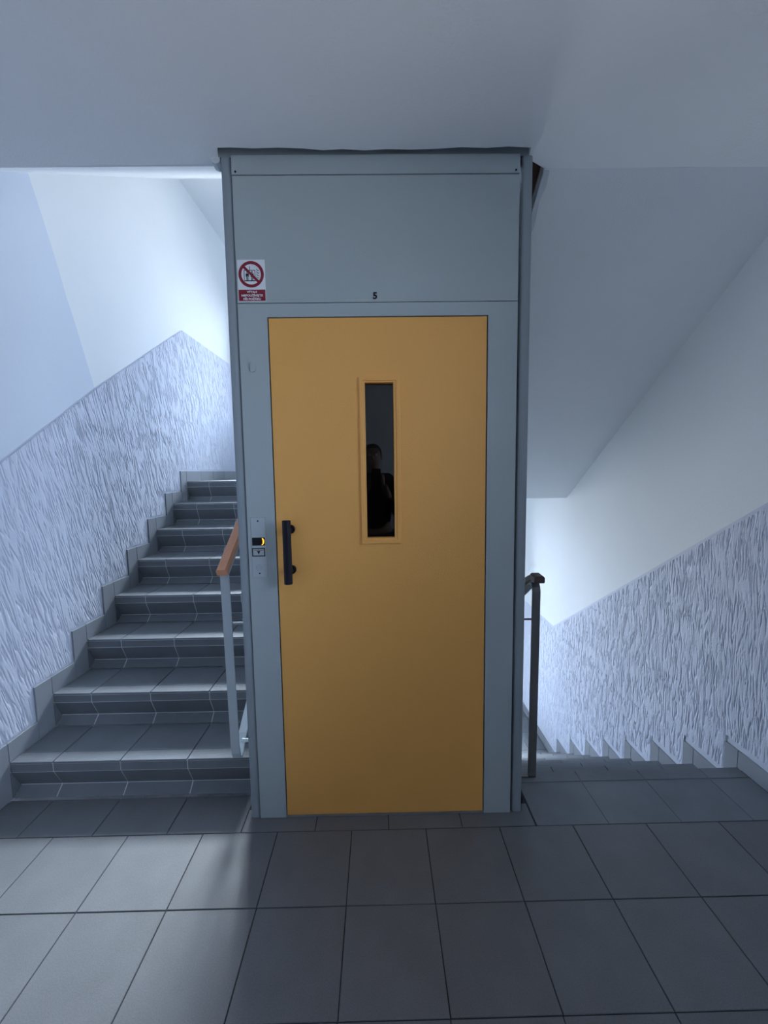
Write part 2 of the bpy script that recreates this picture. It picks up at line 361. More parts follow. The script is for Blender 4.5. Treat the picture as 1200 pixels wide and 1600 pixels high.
# right wall: dado coat
NOSE_R = [Y0R+i*GR for i in range(8)]
def saw_r(dz, dy):
    pts = [(YF, 0.083+dz)]
    for k in range(8):
        z0 = -k*RR+0.083+dz; z1 = -(k+1)*RR+0.083+dz
        pts += [(NOSE_R[k]+0.08+dy, z0), (NOSE_R[k]+0.08+dy, z1)]
    pts.append((YB, ZD+0.083+dz)); return pts
TOP_R = [(YF, 1.332), (0.212, 1.332), (0.263, 1.299), (2.508, -0.113), (YB, -0.113)]
MB().prism(saw_r(-0.004, 0) + TOP_R[::-1], 'x', XR-0.002, XR+0.01).build('dado', 'dado', wr)
coat('combed_render_coat', saw_r(0.03, 0.0) + [(y, z-0.018) for y, z in TOP_R[::-1]], XR, -1, 0.0038, -0.03, 54, 5.0, 37, wr)

# ------------------------------------------------------------------ floor with its tiles
TS, JG = 0.303, 0.0035
GX = -0.1176
BX = 0.033
fl = MB().box((XL, YF, -0.20), (XR, 0.0, -0.0030)).box((XL, 0.0, -0.20), (FXL+0.0, Y1L-0.02, -0.0030)).box((FXL, 0.0, -0.20), (FXR, SYB+0.2, -0.0030)).box((FXR, 0, -0.20), (XR, Y0R-0.02, -0.0030)).build('floor', 'grout_d', kind='structure')
M['grout_m'] = mat('grey_grout', (0.17, 0.18, 0.195), 0.9, 0.2)
MB().box((FXR, 0.004, -0.02), (XR-0.0125, Y0R-0.02, -0.0022)).build('grout_bed', 'grout_m', fl)
for r in range(8):
    y1 = -r*TS-JG/2; y0 = max(YF, y1-TS+JG)
    off = GX + random.uniform(-0.002, 0.002)
    for x0, x1 in cells(off, TS, XL+0.012, XR-0.012, JG):
        flat_tile('tile', x0, x1, y0, y1, 0.0, 'tile', fl)
for x0, x1 in cells(BX, TS, XL+0.012, -0.575, JG): flat_tile('tile', x0, x1, JG/2, Y1L-0.012, 0.0, 'tile', fl)
for x0, x1 in cells(BX, TS, -0.571, 0.640, JG): flat_tile('tile', x0, x1, JG/2, E+0.05, 0.0, 'tile', fl, jit=0)
for x0, x1 in cells(BX, TS, 0.645, XR-0.012, JG): flat_tile('tile', x0, x1, JG/2, Y0R-0.075, 0.0, 'stair_tile', fl)

# ------------------------------------------------------------------ stair tiles
def rib_profile(y0, y1, zt, nose):
    """ribbed nosing tile, section in (y,z); the nose is the rounded edge at y=nose"""
    s = 1 if nose == y1 else -1
    p = [(nose, zt-0.0075), (nose+s*0.0, zt-0.003), (nose-s*0.003, zt)]
    n = 6; span = abs(y1-y0)-0.010
    for i in range(n):
        a = nose - s*(0.008+span*i/n); wd = span/n
        p += [(a, zt), (a-s*wd*0.15, zt-0.0006), (a-s*wd*0.30, zt)]
    far = y0 if s > 0 else y1
    p += [(far, zt), (far, zt-0.0075)]
    return p
_pm = {}
def prof_tile(name, key, prof, x0, x1, parent, m='stair_tile', origin=(0, 0)):
    """a tile with a section in (y,z) relative to its origin; meshes shared by key and length"""
    k = (key, round(x1-x0, 4))
    if k not in _pm: _pm[k] = MB().prism(prof, 'x', -(x1-x0)/2, (x1-x0)/2).mesh(name, m)
    return link(name, _pm[k], parent, loc=((x0+x1)/2, origin[0], origin[1]))

G = 0.005
sl = thing('stair_flight', 'grey tiled stair flight climbing along the left wall beside the lift', 'stairs', (-1.14, Y1L, 0))
# inclined slab under the steps
MB().prism([(Y1L+0.08, -0.02), (YUL+0.05, ZU-RL-0.03), (YUL+0.05, ZU-RL-0.19), (Y1L+0.33, -0.02)], 'x', XL+0.0125, FXL).build('stair_slab', 'plaster', sl)
for k in range(8):
    yn = NOSE_L[k]; zt = (k+1)*RL; zl = k*RL; last = k == 7
    yn2 = (NOSE_L[k+1] if not last else YB)
    # concrete core follows the undercut riser, 8 mm inside the tile faces
    core = [(yn+0.0035, zt-0.0085), (yn+0.0035, zt-0.049), (yn+0.0475, zl+0.0362), (yn+0.0065, zl+0.0005), (yn+0.06, zl-0.03), (min(yn2+0.06, YB-0.02), zl-0.03 if not last else zl), (min(yn2+0.06, YB-0.02), zt-0.009)]
    st = MB().prism(core, 'x', XL+0.0125, FXL).build('step', 'grout_l', sl)
    for x0, x1 in cells(BX, TS, XL+0.0125, FXL, G):
        prof_tile('nosing_tile', 'nl', rib_profile(0, 0.068, 0, 0), x0, x1, st, origin=(yn, zt))
        prof_tile('lip_tile', 'll', [(0.0015, -0.0115), (0.0015, -0.0465), (0.009, -0.0465), (0.009, -0.0115)], x0, x1, st, origin=(yn, zt))
        prof_tile('riser_tile', 'rl', [(0.0035, -0.0508), (0.0435, -0.1355), (0.052, -0.1355), (0.011, -0.0508)], x0, x1, st, origin=(yn, zt))
        prof_tile('cove_tile', 'cl', [(0.045, -0.1405), (0.004, -RL+0.0005), (0.013, -RL-0.004), (0.053, -0.139)], x0, x1, st, origin=(yn, zt))
        if not last: flat_tile('tread_tile', x0, x1, yn+0.068+G*0.7, yn2-0.002, zt, 'stair_tile', st, jit=0)
# upper half landing tiles belong to the floor up there
fu = bpy.data.objects['floor.001']
for y0, y1 in ((YUL+0.072, YUL+0.36), (YUL+0.364, YUL+0.66), (YUL+0.664, YUL+0.96), (YUL+0.964, YUL+1.26), (YUL+1.264, YB-0.01)):
    for x0, x1 in cells(BX, TS, XL+0.0125, XR-0.0125, G):
        if y1-y0 > 0.02: flat_tile('tile', x0, x1, y0, y1, ZU, 'stair_tile', fu, jit=0)

sr = thing('stair_flight', 'grey tiled stair flight descending along the right wall past the lift', 'stairs', (1.2, Y0R, ZD))
MB().prism([(Y0R-0.06, -0.36), (Y0R-0.06, -0.215), (NOSE_R[7]-0.06, ZD-0.030), (NOSE_R[7]-0.06, ZD-0.17)], 'x', FXR, XR-0.0125).build('stair_slab', 'plaster', sr)
for k in range(8):
    yn = NOSE_R[k]; zt = -k*RR
    yp = NOSE_R[k-1] if k else Y0R-0.08
    core = [(yn-0.0035, zt-0.0085), (yn-0.0035, zt-0.049), (yn-0.0475, zt-RR+0.0362), (yn-0.0065, zt-RR+0.0005), (yn-0.06, zt-RR-0.03), (yp-0.06 if k else yp, zt-RR if k else zt-0.10), (yp-0.06 if k else yp, zt-0.009)]
    st = MB().prism(core, 'x', FXR, XR-0.0125).build('step', 'grout_l', sr)
    for x0, x1 in cells(BX, TS, FXR, XR-0.0125, G):
        prof_tile('nosing_tile', 'nr', rib_profile(-0.068, 0, 0, 0), x0, x1, st, origin=(yn, zt))
        prof_tile('lip_tile', 'lr', [(-0.0015, -0.0115), (-0.0015, -0.0465), (-0.009, -0.0465), (-0.009, -0.0115)], x0, x1, st, origin=(yn, zt))
        prof_tile('riser_tile', 'rr', [(-0.0035, -0.0505), (-0.0445, -0.147), (-0.052, -0.147), (-0.011, -0.0505)], x0, x1, st, origin=(yn, zt))
        prof_tile('cove_tile', 'cr', [(-0.045, -0.1505), (-0.004, -RR+0.0005), (-0.013, -RR-0.004), (-0.053, -0.149)], x0, x1, st, origin=(yn, zt))
        if k: flat_tile('tread_tile', x0, x1, NOSE_R[k-1]+0.002, yn-0.068-G*0.7, zt, 'stair_tile', st, jit=0)
fd = MB().box((XL, NOSE_R[7]+0.0, -1.75), (XR, YB, ZD-0.008)).build('floor.002', 'grout_l', kind='structure')
for y0, y1 in ((NOSE_R[7]+0.002, NOSE_R[7]+0.30), (NOSE_R[7]+0.304, NOSE_R[7]+0.60), (NOSE_R[7]+0.604, NOSE_R[7]+0.90), (NOSE_R[7]+0.904, NOSE_R[7]+1.2)):
    for x0, x1 in cells(BX, TS, XL+0.0125, XR-0.0125, G): flat_tile('tile', x0, x1, y0, min(y1, YB), ZD, 'stair_tile', fd, jit=0)
MB().box((XL, NOSE_R[7]-0.12, ZBOT), (FXR, NOSE_R[7]-0.0, -0.2)).box((XL, NOSE_R[7]-0.12, -0.2), (FXL, NOSE_R[7], 0.9)).build('wall_front.002', 'wall', kind='structure')
MB().box((XL, YF, ZBOT), (XR, NOSE_R[7], ZBOT+0.1)).build('floor.003', 'grout_l', kind='structure')

# ------------------------------------------------------------------ skirting tiles
def yz_tile(parent, poly, x0, x1, m='skirt'): MB().prism(poly, 'x', x0, x1).build('skirting_tile', m, parent)
bl = MB().prism(saw_l(-0.006, -0.004) + [(YB, ZU-0.05), (YUL+0.04, ZU-0.05), (Y1L+0.05, -0.02), (YF, -0.02)], 'x', XL-0.005, XL+0.007).build('baseboard_left', 'grout_l', kind='structure')
g = 0.0022
xa, xb = XL+0.001, XL+0.0115
def rect(y0, y1, z0, z1): return [(y0, z0), (y1, z0), (y1, z1), (y0, z1)]
for y0, y1 in cells(0.0, TS, YF, NOSE_L[0]-0.105, g*2): yz_tile(bl, rect(y0, y1, 0.001, 0.09), xa, xb)
for k in range(8):
    yn = NOSE_L[k]; zt = (k+1)*RL; zl = k*RL
    yz_tile(bl, [(yn-0.105, zl+0.001), (yn-g, zl+0.001), (yn-g, zt+0.09), (yn-0.105, zt+0.09)], xa, xb)
    yz_tile(bl, [(yn+g*0.2, zl+0.002), (yn+0.05, zl+0.03), (yn+0.05, zl+0.045), (yn+g*0.2, zt-0.05)], xa, xb, 'stair_tile')  # undercut piece in darker slate, its shade put into the tile colour
    if k < 7: yz_tile(bl, rect(yn+g, NOSE_L[k+1]-0.105-g, zt+0.001, zt+0.09), xa, xb)
    else:
        for y0, y1 in cells(yn, TS, yn, YB, g*2): yz_tile(bl, rect(y0, y1, zt+0.001, zt+0.09), xa, xb)
br = MB().prism([(YF, -0.02), (NOSE_R[0]-0.06, -0.04), (NOSE_R[7]-0.02, ZD-0.02), (YB, ZD-0.02)] + [(y, z) for y, z in saw_r(-0.006, -0.004)[::-1]], 'x', XR-0.007, XR+0.005).build('baseboard_right', 'grout_l', kind='structure')
xa, xb = XR-0.0115, XR-0.001
for y0, y1 in cells(NOSE_R[0], TS, YF, NOSE_R[0], g*2): yz_tile(br, rect(y0, y1, 0.001, 0.083), xa, xb)
for k in range(8):
    yn = NOSE_R[k]; zt = -k*RR; zl = zt-RR
    yz_tile(br, [(yn+g, zl+0.001), (yn+0.08, zl+0.001), (yn+0.08, zt+0.083), (yn+g, zt+0.083)], xa, xb)
    if k < 7: yz_tile(br, rect(yn+0.08+g, NOSE_R[k+1]-g, zl+0.001, zl+0.083), xa, xb)
    else:
        for y0, y1 in cells(yn+0.08, TS, yn+0.08, YB, g*2): yz_tile(br, rect(y0, y1, zl+0.001, zl+0.083), xa, xb)

# ------------------------------------------------------------------ the lift
lift = thing('elevator', 'grey steel elevator shaft with a yellow door standing between two stair flights', 'elevator', (0.026, E, 0))
for sx_, x0 in ((1, SXL), (-1, SXR)):
    for y0, sy in ((E+0.006, 1), (SYB, -1)):
        pr = []
        for px, py in ((0.0, 0.05), (0.0, 0.011), (0.002, 0.005), (0.006, 0.0015), (0.012, 0.0), (0.030, 0.0), (0.036, 0.002), (0.0395, 0.007), (0.0395, 0.05)):
            pr.append((x0+sx_*px, y0+sy*py))
        MB().prism(pr, 'z', 0.0, ZC-0.002 if sy > 0 else 2.9).build('corner_post', 'post', lift, smooth=True)
IX0, IX1 = -0.510, 0.553
b = MB()
b.box((IX0, E, 0.002), (-0.4005, E+0.05, 2.0985)).box((0.4405, E, 0.002), (IX1, E+0.05, 2.0985)).box((-0.4005, E, 2.0495), (0.4405, E+0.05, 2.0985))
b.build('door_frame', 'panel', lift)
MB().box((IX0, E+0.0005, 2.1015), (IX1, E+0.02, 2.5505), 0.0008).build('upper_panel', 'panel', lift)
MB().box((IX0, E-0.0015, 2.5535), (IX1, E+0.02, 2.6195), 0.0008).build('top_fascia', 'panel', lift)
MB().box((SXL-0.02, E+0.012, 2.6205), (SXR+0.004, E+0.04, 2.90)).build('top_rail', 'post', lift)
for x in (-0.4955, 0.538): MB().tube((x, E-0.0035, 2.563), (x, E+0.002, 2.563), 0.0035, n=10).build('fascia_screw', 'seam', lift)
MB().box((SXL, E+0.06, 0.0), (SXL+0.010, SYB-0.05, 2.9)).build('side_panel', 'panel', lift)
MB().box((SXR-0.010, E+0.06, 0.0), (SXR, SYB-0.05, 2.9)).build('side_panel', 'panel', lift)
MB().box((SXL+0.035, SYB-0.012, 0.0), (SXR-0.035, SYB-0.004, 2.9)).build('back_panel', 'panel', lift)
MB().box((IX0-0.01, E+0.055, 0.004), (-0.30, E+0.06, 2.6)).box((0.34, E+0.055, 0.004), (IX1+0.01, E+0.06, 2.6)).box((-0.30, E+0.055, 1.9), (0.34, E+0.06, 2.6)).box((IX0-0.02, E+0.20, 0.004), (IX1+0.02, E+0.21, 2.88)).box((SXL+0.02, E+0.2, 2.86), (SXR-0.02, SYB-0.02, 2.88)).box((-0.30, E+0.055, 0.9), (-0.29, E+0.2, 1.9)).box((0.33, E+0.055, 0.9), (0.34, E+0.2, 1.9)).box((-0.30, E+0.055, 1.9), (0.34, E+0.2, 1.91)).box((-0.30, E+0.055, 0.9), (0.34, E+0.2, 0.91)).build('shaft_dark_box', 'seam', lift)  # near-black box added to paint in shaft darkness behind glass and gaps
MB().box((-0.4, E+0.004, 0.0), (0.44, E+0.06, 0.009)).build('sill', 'sill', lift)
# door leaf with a hole for the window
DX0, DX1, DZ0, DZ1 = -0.3955, 0.4355, 0.0125, 2.0452
HX0, HX1, HZ0, HZ1 = -0.043, 0.084, 1.192, 1.809
def ring_mesh(o, i, y0, y1):
    (a, c, z0, z1), (p, q, r, s_) = o, i
    V = []
    for y in (y0, y1): V += [(a,y,z0),(c,y,z0),(c,y,z1),(a,y,z1),(p,y,r),(q,y,r),(q,y,s_),(p,y,s_)]
    F = []
    for k in range(4):
        n = (k+1) % 4
        F += [(k, n, 4+n, 4+k), (8+k, 12+k, 12+n, 8+n), (k, 8+k, 8+n, n), (4+k, 4+n, 12+n, 12+k)]
    return V, F
door = MB().add(*ring_mesh((DX0, DX1, DZ0, DZ1), (HX0, HX1, HZ0, HZ1), E+0.0015, E+0.042)).build('door', 'door', lift)
# moulded window frame: outer bead, flat, inner reveal
wf_ = MB()
oz0, oz1, ox0, ox1 = 1.174, 1.823, -0.0585, 0.1005
wf_.add(*ring_mesh((ox0, ox1, oz0, oz1), (HX0, HX1, HZ0, HZ1), E-0.006, E+0.003))
wf_.add(*ring_mesh((HX0-0.002, HX1+0.002, HZ0-0.002, HZ1+0.002), (-0.0355, 0.0745, 1.1985, 1.8025), E-0.003, E+0.030))
fo = wf_.build('window_frame', 'door', door)
bev = fo.modifiers.new('bevel', 'BEVEL'); bev.width = 0.0025; bev.segments = 2; bev.limit_method = 'ANGLE'
MB().add([(-0.040, E+0.024, 1.195), (0.080, E+0.024, 1.195), (0.080, E+0.024, 1.806), (-0.040, E+0.024, 1.806)], [(0,1,2,3)]).build('window_glass', 'dark_glass', door)
# black pull handle: faceted grip on two round stand-offs
hx, hy = -0.3445, E-0.052
h = MB()
oc = [(hx+0.0165*math.cos(PI/8+i*PI/4)*1.02, hy+0.0165*math.sin(PI/8+i*PI/4)) for i in range(8)]
h.prism(oc, 'z', 1.029, 1.279)
hb = h.build('door_handle', 'black', door)
bev = hb.modifiers.new('bevel', 'BEVEL'); bev.width = 0.002; bev.segments = 2; bev.limit_method = 'ANGLE'
for z in (1.075, 1.238):
    MB().tube((hx+0.004, E+0.002, z), (hx+0.004, E-0.010, z), 0.0185, 0.0175, 24).tube((hx, E-0.010, z), (hx, hy, z), 0.0125, n=20).build('handle_mount', 'black', door, smooth=True)
# small oval lock cover on the left jamb
ov = [(-0.462+0.0105*math.cos(2*PI*i/24), 1.870+(0.012 if math.sin(2*PI*i/24) >= 0 else -0.012)*1.0+0.0105*math.sin(2*PI*i/24)) for i in range(24)]
lc = MB().prism(ov, 'y', E-0.005, E+0.002).build('lock_cover', 'panel', lift)
# call panel
cp = MB().box((-0.4965, E-0.0025, 1.0455), (-0.4385, E+0.001, 1.288), 0.0008).build('call_panel', 'plate', lift)
MB().box((-0.4935, E-0.004, 1.1745), (-0.4435, E-0.001, 1.2065), 0.001).build('floor_display', 'black', cp, label='small black display with an amber glow')
cr = [(-0.4545, 1.2035), (-0.4500, 1.2040), (-0.4465, 1.1990), (-0.4455, 1.1900), (-0.4470, 1.1830), (-0.4520, 1.1775), (-0.4570, 1.1775), (-0.4525, 1.1820), (-0.4515, 1.1885), (-0.4520, 1.1970)]
MB().prism(cr, 'y', E-0.0045, E-0.0038).build('display_glow', 'led', cp)
MB().add(*ring_mesh((-0.4945, -0.4440, 1.1310, 1.1650), (-0.4915, -0.4470, 1.1345, 1.1615), E-0.005, E-0.001)).build('button_rim', 'black', cp)
MB().box((-0.4915, E-0.0042, 1.1345), (-0.4470, E-0.001, 1.1615), 0.0006).build('call_button', 'plate', cp)
MB().prism([(-0.4755, 1.1530), (-0.4625, 1.1530), (-0.4690, 1.1395)], 'y', E-0.0048, E-0.004).box((-0.4870, E-0.0048, 1.1555), (-0.4515, E-0.004, 1.1570)).build('down_arrow', 'print_black', cp)
b = MB()
for i in range(20):
    a0, a1 = 2*PI*i/20, 2*PI*(i+1)/20
    q = [(-0.4705+r*math.cos(a), 1.0850+r*math.sin(a)) for a, r in ((a0, 0.0125), (a1, 0.0125), (a1, 0.0112), (a0, 0.0112))]
    b.prism(q, 'y', E-0.0032, E-0.002)
b.box((-0.4765, E-0.0032, 1.0800), (-0.4645, E-0.0023, 1.0812)).box((-0.4765, E-0.0032, 1.0890), (-0.4645, E-0.0023, 1.0902)).box((-0.4765, E-0.0032, 1.0812), (-0.4753, E-0.0023, 1.0890)).box((-0.4657, E-0.0032, 1.0812), (-0.4645, E-0.0023, 1.0890))
b.build('key_switch', 'post', cp)
for x, z in ((-0.4690, 1.0620), (-0.4680, 1.2730)): MB().tube((x, E-0.0036, z), (x, E-0.001, z), 0.0033, n=12).build('screw', 'print_black', cp)
# lettering helper
def text_mesh(body, size, x, z, y, m, width=None, bold=0.0):
    cu = bpy.data.curves.new('txt', 'FONT'); cu.body = body; cu.size = size; cu.align_x = 'CENTER'; cu.align_y = 'CENTER'
    cu.extrude = 0.0003; cu.offset = bold; cu.resolution_u = 3
    o = bpy.data.objects.new('txt', cu); C.objects.link(o); bpy.context.view_layer.update()
    me = bpy.data.meshes.new_from_object(o.evaluated_get(bpy.context.evaluated_depsgraph_get()))
    bpy.data.objects.remove(o); bpy.data.curves.remove(cu)
    xs_ = [v.co.x for v in me.vertices]; sc = (width/(max(xs_)-min(xs_))) if width else 1.0
    me.transform(Matrix.Translation((x, y, z)) @ Matrix.Rotation(PI/2, 4, 'X') @ Matrix.Diagonal((sc, 1, 1, 1)))
    me.materials.clear(); me.materials.append(M[m]); return me
link('floor_number', text_mesh('5', 0.0335, 0.010, 2.1225, E-0.0008, 'print_black', 0.0165, 0.0014), lift)
# black rubber foot beside the lift base
MB().prism([(0.600, 0.002), (0.620, 0.002), (0.624, 0.020), (0.618, 0.040), (0.608, 0.052), (0.600, 0.052)], 'y', 0.115, 0.150).build('rubber_foot', 'black', lift)

# ------------------------------------------------------------------ fire warning sign on the lift
sg = thing('warning_sign', 'small white and red prohibition sticker stuck at the lift panel lower left corner', 'sign', (-0.4525, E-0.001, 2.18))
sx0, sx1, sz0, sz1 = -0.5045, -0.4015, 2.1075, 2.2565
ys_ = E
MB().box((sx0, ys_-0.0012, sz0), (sx1, ys_+0.0005, sz1)).build('sign_plate', 'print_white', sg)
MB().box((sx0+0.0015, ys_-0.0016, sz0+0.0012), (sx1-0.0015, ys_-0.0011, 2.1490)).build('red_panel', 'print_red', sg)
cxs, czs = -0.4535, 2.2040
def annulus(cx, cz, r0, r1, y0, y1, n=48):
    b = MB()
    for i in range(n):
        a0, a1 = 2*PI*i/n, 2*PI*(i+1)/n
        b.add([(cx+r0*math.cos(a0), y0, cz+r0*math.sin(a0)), (cx+r1*math.cos(a0), y0, cz+r1*math.sin(a0)), (cx+r1*math.cos(a1), y0, cz+r1*math.sin(a1)), (cx+r0*math.cos(a1), y0, cz+r0*math.sin(a1))], [(0,1,2,3)])
    return b
b = annulus(cxs, czs, 0.0365, 0.0475, ys_-0.0018, 0)
d = math.sqrt(0.5); hw = 0.0046; L_ = 0.0375
p0, p1 = Vector((cxs-L_*d, czs+L_*d)), Vector((cxs+L_*d, czs-L_*d)); nn = Vector((d, d))*hw
b.add([((p0+nn)[0], ys_-0.0019, (p0+nn)[1]), ((p0-nn)[0], ys_-0.0019, (p0-nn)[1]), ((p1-nn)[0], ys_-0.0019, (p1-nn)[1]), ((p1+nn)[0], ys_-0.0019, (p1+nn)[1])], [(0,1,2,3)])
b.build('prohibition_ring', 'print_red', sg)
b = MB(); yq0, yq1 = ys_-0.0016, ys_-0.0011
def qb(x0, x1, z0, z1): b.box((cxs+x0, yq0, czs+z0), (cxs+x1, yq1, czs+z1))
qb(-0.0270, -0.0250, -0.024, 0.015); qb(0.0135, 0.0155, -0.018, 0.015); qb(-0.0270, 0.0155, 0.0135, 0.0155); qb(-0.0270, 0.0155, -0.0245, -0.0215); qb(-0.0065, -0.0045, 0.0155, 0.029)
def person_glyph(x, z, s):
    for (a, c, q, r) in ((-0.0035, 0.0035, 0.004, 0.014), (-0.0035, -0.0008, -0.0125, 0.004), (0.0008, 0.0035, -0.0125, 0.004), (-0.0062, -0.0038, 0.001, 0.013), (0.0038, 0.0062, 0.001, 0.013)):
        qb(x+a*s, x+c*s, z+q*s, z+r*s)
    b.prism([(cxs+x+0.0030*s*math.cos(2*PI*i/12), czs+z+0.0185*s+0.0030*s*math.sin(2*PI*i/12)) for i in range(12)], 'y', yq0, yq1)
person_glyph(-0.0145, -0.0095, 0.95); person_glyph(0.0035, -0.0095, 0.95)
for dz_, s in ((0.017, 1.0), (0.008, 1.1), (-0.001, 1.05), (-0.010, 0.95), (-0.018, 0.7)):
    b.prism([(cxs+0.0190, czs+dz_+0.004*s), (cxs+0.0245, czs+dz_-0.002*s), (cxs+0.0305*s**0.2, czs+dz_-0.003*s), (cxs+0.0265, czs+dz_-0.0050*s), (cxs+0.0215, czs+dz_-0.0025*s)], 'y', yq0, yq1)
b.build('pictogram', 'print_black', sg)
for body, z, wd in (('VÝTAH', 2.1400, 0.037), ('NEPOUŽÍVEJTE', 2.1277, 0.080), ('PŘI POŽÁRU', 2.1150, 0.066)):
    link('lettering', text_mesh(body, 0.0104, -0.4530, z, ys_-0.0019, 'print_white', wd, 0.00035), sg)

# ------------------------------------------------------------------ stair railings
FLAT = [(-0.0185, -0.004), (0.0185, -0.004), (0.0185, 0.004), (-0.0185, 0.004)]
WOOD = [(-0.0235, -0.012), (-0.0200, -0.017), (0.0200, -0.017), (0.0235, -0.012), (0.0235, 0.008), (0.016, 0.016), (-0.016, 0.016), (-0.0235, 0.008)]
sL = RL/GL
xr_ = -0.640
rl = thing('stair_railing', 'pale flat-bar railing with a light wooden handrail, left of the lift', 'railing', (xr_, 0.17, RL))
yT, zT = 0.175, 1.030
MB().sweep([(xr_-0.010, yT, zT), (xr_-0.002, yT, 0.265), (xr_, 0.178, 0.222), (xr_, 0.188, 0.196), (xr_, 0.203, 0.188), (xr_, 0.222, 0.200), (xr_, 0.245, 0.228), (xr_, 0.275, 0.256), (xr_, 2.05, 0.256+sL*1.775)], FLAT).build('post', 'bar_l', rl)
MB().sweep([(xr_-0.010, yT-0.004, zT+0.004), (xr_-0.010, 2.05, zT+0.004+sL*(2.05-yT))], FLAT).build('top_bar', 'bar_l', rl)
MB().sweep([(xr_-0.010, yT-0.03, zT+0.018), (xr_-0.010, 2.10, zT+0.018+sL*(2.10-yT+0.03))], WOOD).build('handrail', 'wood_l', rl)
MB().box((xr_+0.012, 0.181, 0.812), (SXL-0.0005, 0.189, 0.820)).build('tie_bar', 'bar_l', rl)
MB().tube((xr_+0.010, 0.235, 0.245), (SXL-0.0005, 0.235, 0.245), 0.008, n=14).build('wall_bolt', 'bar_l', rl)
for i in range(1, 6):
    yy = yT+i*0.33
    MB().box((xr_-0.006, yy-0.006, 0.256+sL*(yy-0.275)), (xr_+0.006, yy+0.006, zT+sL*(yy-yT))).build('baluster', 'bar_l', rl)
sR = RR/GR
xq = 0.722; yq = 0.272
rr = thing('stair_railing', 'dark flat-bar railing with a dark wooden handrail, right of the lift', 'railing', (xq, yq, 0))
MB().sweep([(xq-0.002, yq, 0.006), (xq+0.001, yq, 0.905), (xq, yq+0.003, 0.925), (xq, yq+0.012, 0.938), (xq, yq+0.03, 0.940), (xq, yq+0.06, 0.925), (xq, 2.2, 0.925-sR*(2.2-yq-0.06))], FLAT).build('post', 'bar_r', rr)
MB().sweep([(xq+0.006, yq-0.025, 0.968), (xq+0.006, yq+0.03, 0.970), (xq+0.004, yq+0.08, 0.946), (xq, 2.2, 0.946-sR*(2.2-yq-0.08))], WOOD).build('handrail', 'wood_r', rr)
MB().box((SXR+0.0005, yq-0.004, 0.0035), (xq+0.0165, yq+0.012, 0.0105)).build('foot_bracket', 'bar_r', rr)
MB().tube((0.655, yq+0.004, 0.008), (0.655, yq+0.004, 0.022), 0.009, n=6).build('bracket_bolt', 'black', rr)
MB().box((SXR+0.0005, yq+0.004, 0.772), (xq-0.01, yq+0.011, 0.779)).build('tie_bar', 'bar_r', rr)
MB().sweep([(xq, yq+0.30, -0.05), (xq, 2.2, -0.05-sR*(2.2-yq-0.30))], FLAT).build('bottom_bar', 'bar_r', rr)
for i in range(1, 6):
    yy = yq+i*0.33
    MB().box((xq-0.006, yy-0.006, -0.05-sR*(yy-yq-0.30)), (xq+0.006, yy+0.006, 0.925-sR*(yy-yq-0.06))).build('baluster', 'bar_r', rr)

# ------------------------------------------------------------------ the photographer (seen mirrored in the door glass)
def skin_mesh(name, nodes, edges, m, root=0, levels=2):
    me = bpy.data.meshes.new(name); me.from_pydata([n[:3] for n in nodes], edges, [])
    o = bpy.data.objects.new(name, me); C.objects.link(o)
    o.modifiers.new('s', 'SKIN')
    for i, v in enumerate(me.skin_vertices[0].data):
        r = nodes[i][3]; v.radius = r if isinstance(r, tuple) else (r, r); v.use_root = (i == root)
    sb = o.modifiers.new('d', 'SUBSURF'); sb.levels = levels; sb.render_levels = levels
    bpy.context.view_layer.update()
    m2 = bpy.data.meshes.new_from_object(o.evaluated_get(bpy.context.evaluated_depsgraph_get()))
    bpy.data.objects.remove(o); bpy.data.meshes.remove(me)
    m2.name = name; m2.materials.clear(); m2.materials.append(M[m])
    for p in m2.polygons: p.use_smooth = True
    return m2
px, py = -0.035, -2.02
phx, phz = CAM_LOC.x-0.020, CAM_LOC.z-0.052           # centre of the phone
man = thing('person', 'person in a dark jacket raising a phone in front of the chest, facing the lift', 'person', (px, py, 0))
def chain(nodes, edges, pts, start):
    prev = start
    for p in pts:
        nodes.append(p); edges.append((prev, len(nodes)-1)); prev = len(nodes)-1
    return prev
N_, E_ = [(px, py, 0.93, (0.155, 0.11))], []
sp_ = chain(N_, E_, [(px, py, 1.06, (0.145, 0.10)), (px, py-0.01, 1.20, (0.165, 0.11)), (px, py-0.01, 1.33, (0.155, 0.10)), (px, py, 1.415, (0.085, 0.07))], 0)
nk = chain(N_, E_, [(px, py+0.01, 1.47, 0.055), (px, py+0.025, 1.535, (0.062, 0.072)), (px, py+0.03, 1.60, (0.075, 0.095)), (px, py+0.022, 1.655, (0.068, 0.085)), (px, py+0.018, 1.685, (0.04, 0.05))], sp_)
for s in (-1, 1):
    leg = chain(N_, E_, [(px+s*0.095, py, 0.86, 0.088), (px+s*0.10, py+0.01, 0.66, 0.075), (px+s*0.105, py+0.015, 0.48, 0.055), (px+s*0.11, py-0.01, 0.30, 0.054), (px+s*0.112, py-0.02, 0.10, 0.038), (px+s*0.115, py+0.03, 0.045, 0.036), (px+s*0.12, py+0.14, 0.030, 0.028)], 0)
    wx = phx+s*0.062
    chain(N_, E_, [(px+s*0.135, py-0.005, 1.385, 0.062), (px+s*0.185, py-0.005, 1.33, 0.054), (px+s*0.215, py+0.03, 1.19, 0.044), (px+s*0.215, py+0.09, 1.09, 0.040), (px+s*0.16, py+0.20, 1.20, 0.034), (wx+s*0.015, -1.690, phz-0.105, 0.026), (wx, -1.655, phz-0.05, (0.018, 0.030))], 3)
body = link('body', skin_mesh('body', N_, E_, 'skin'), man)
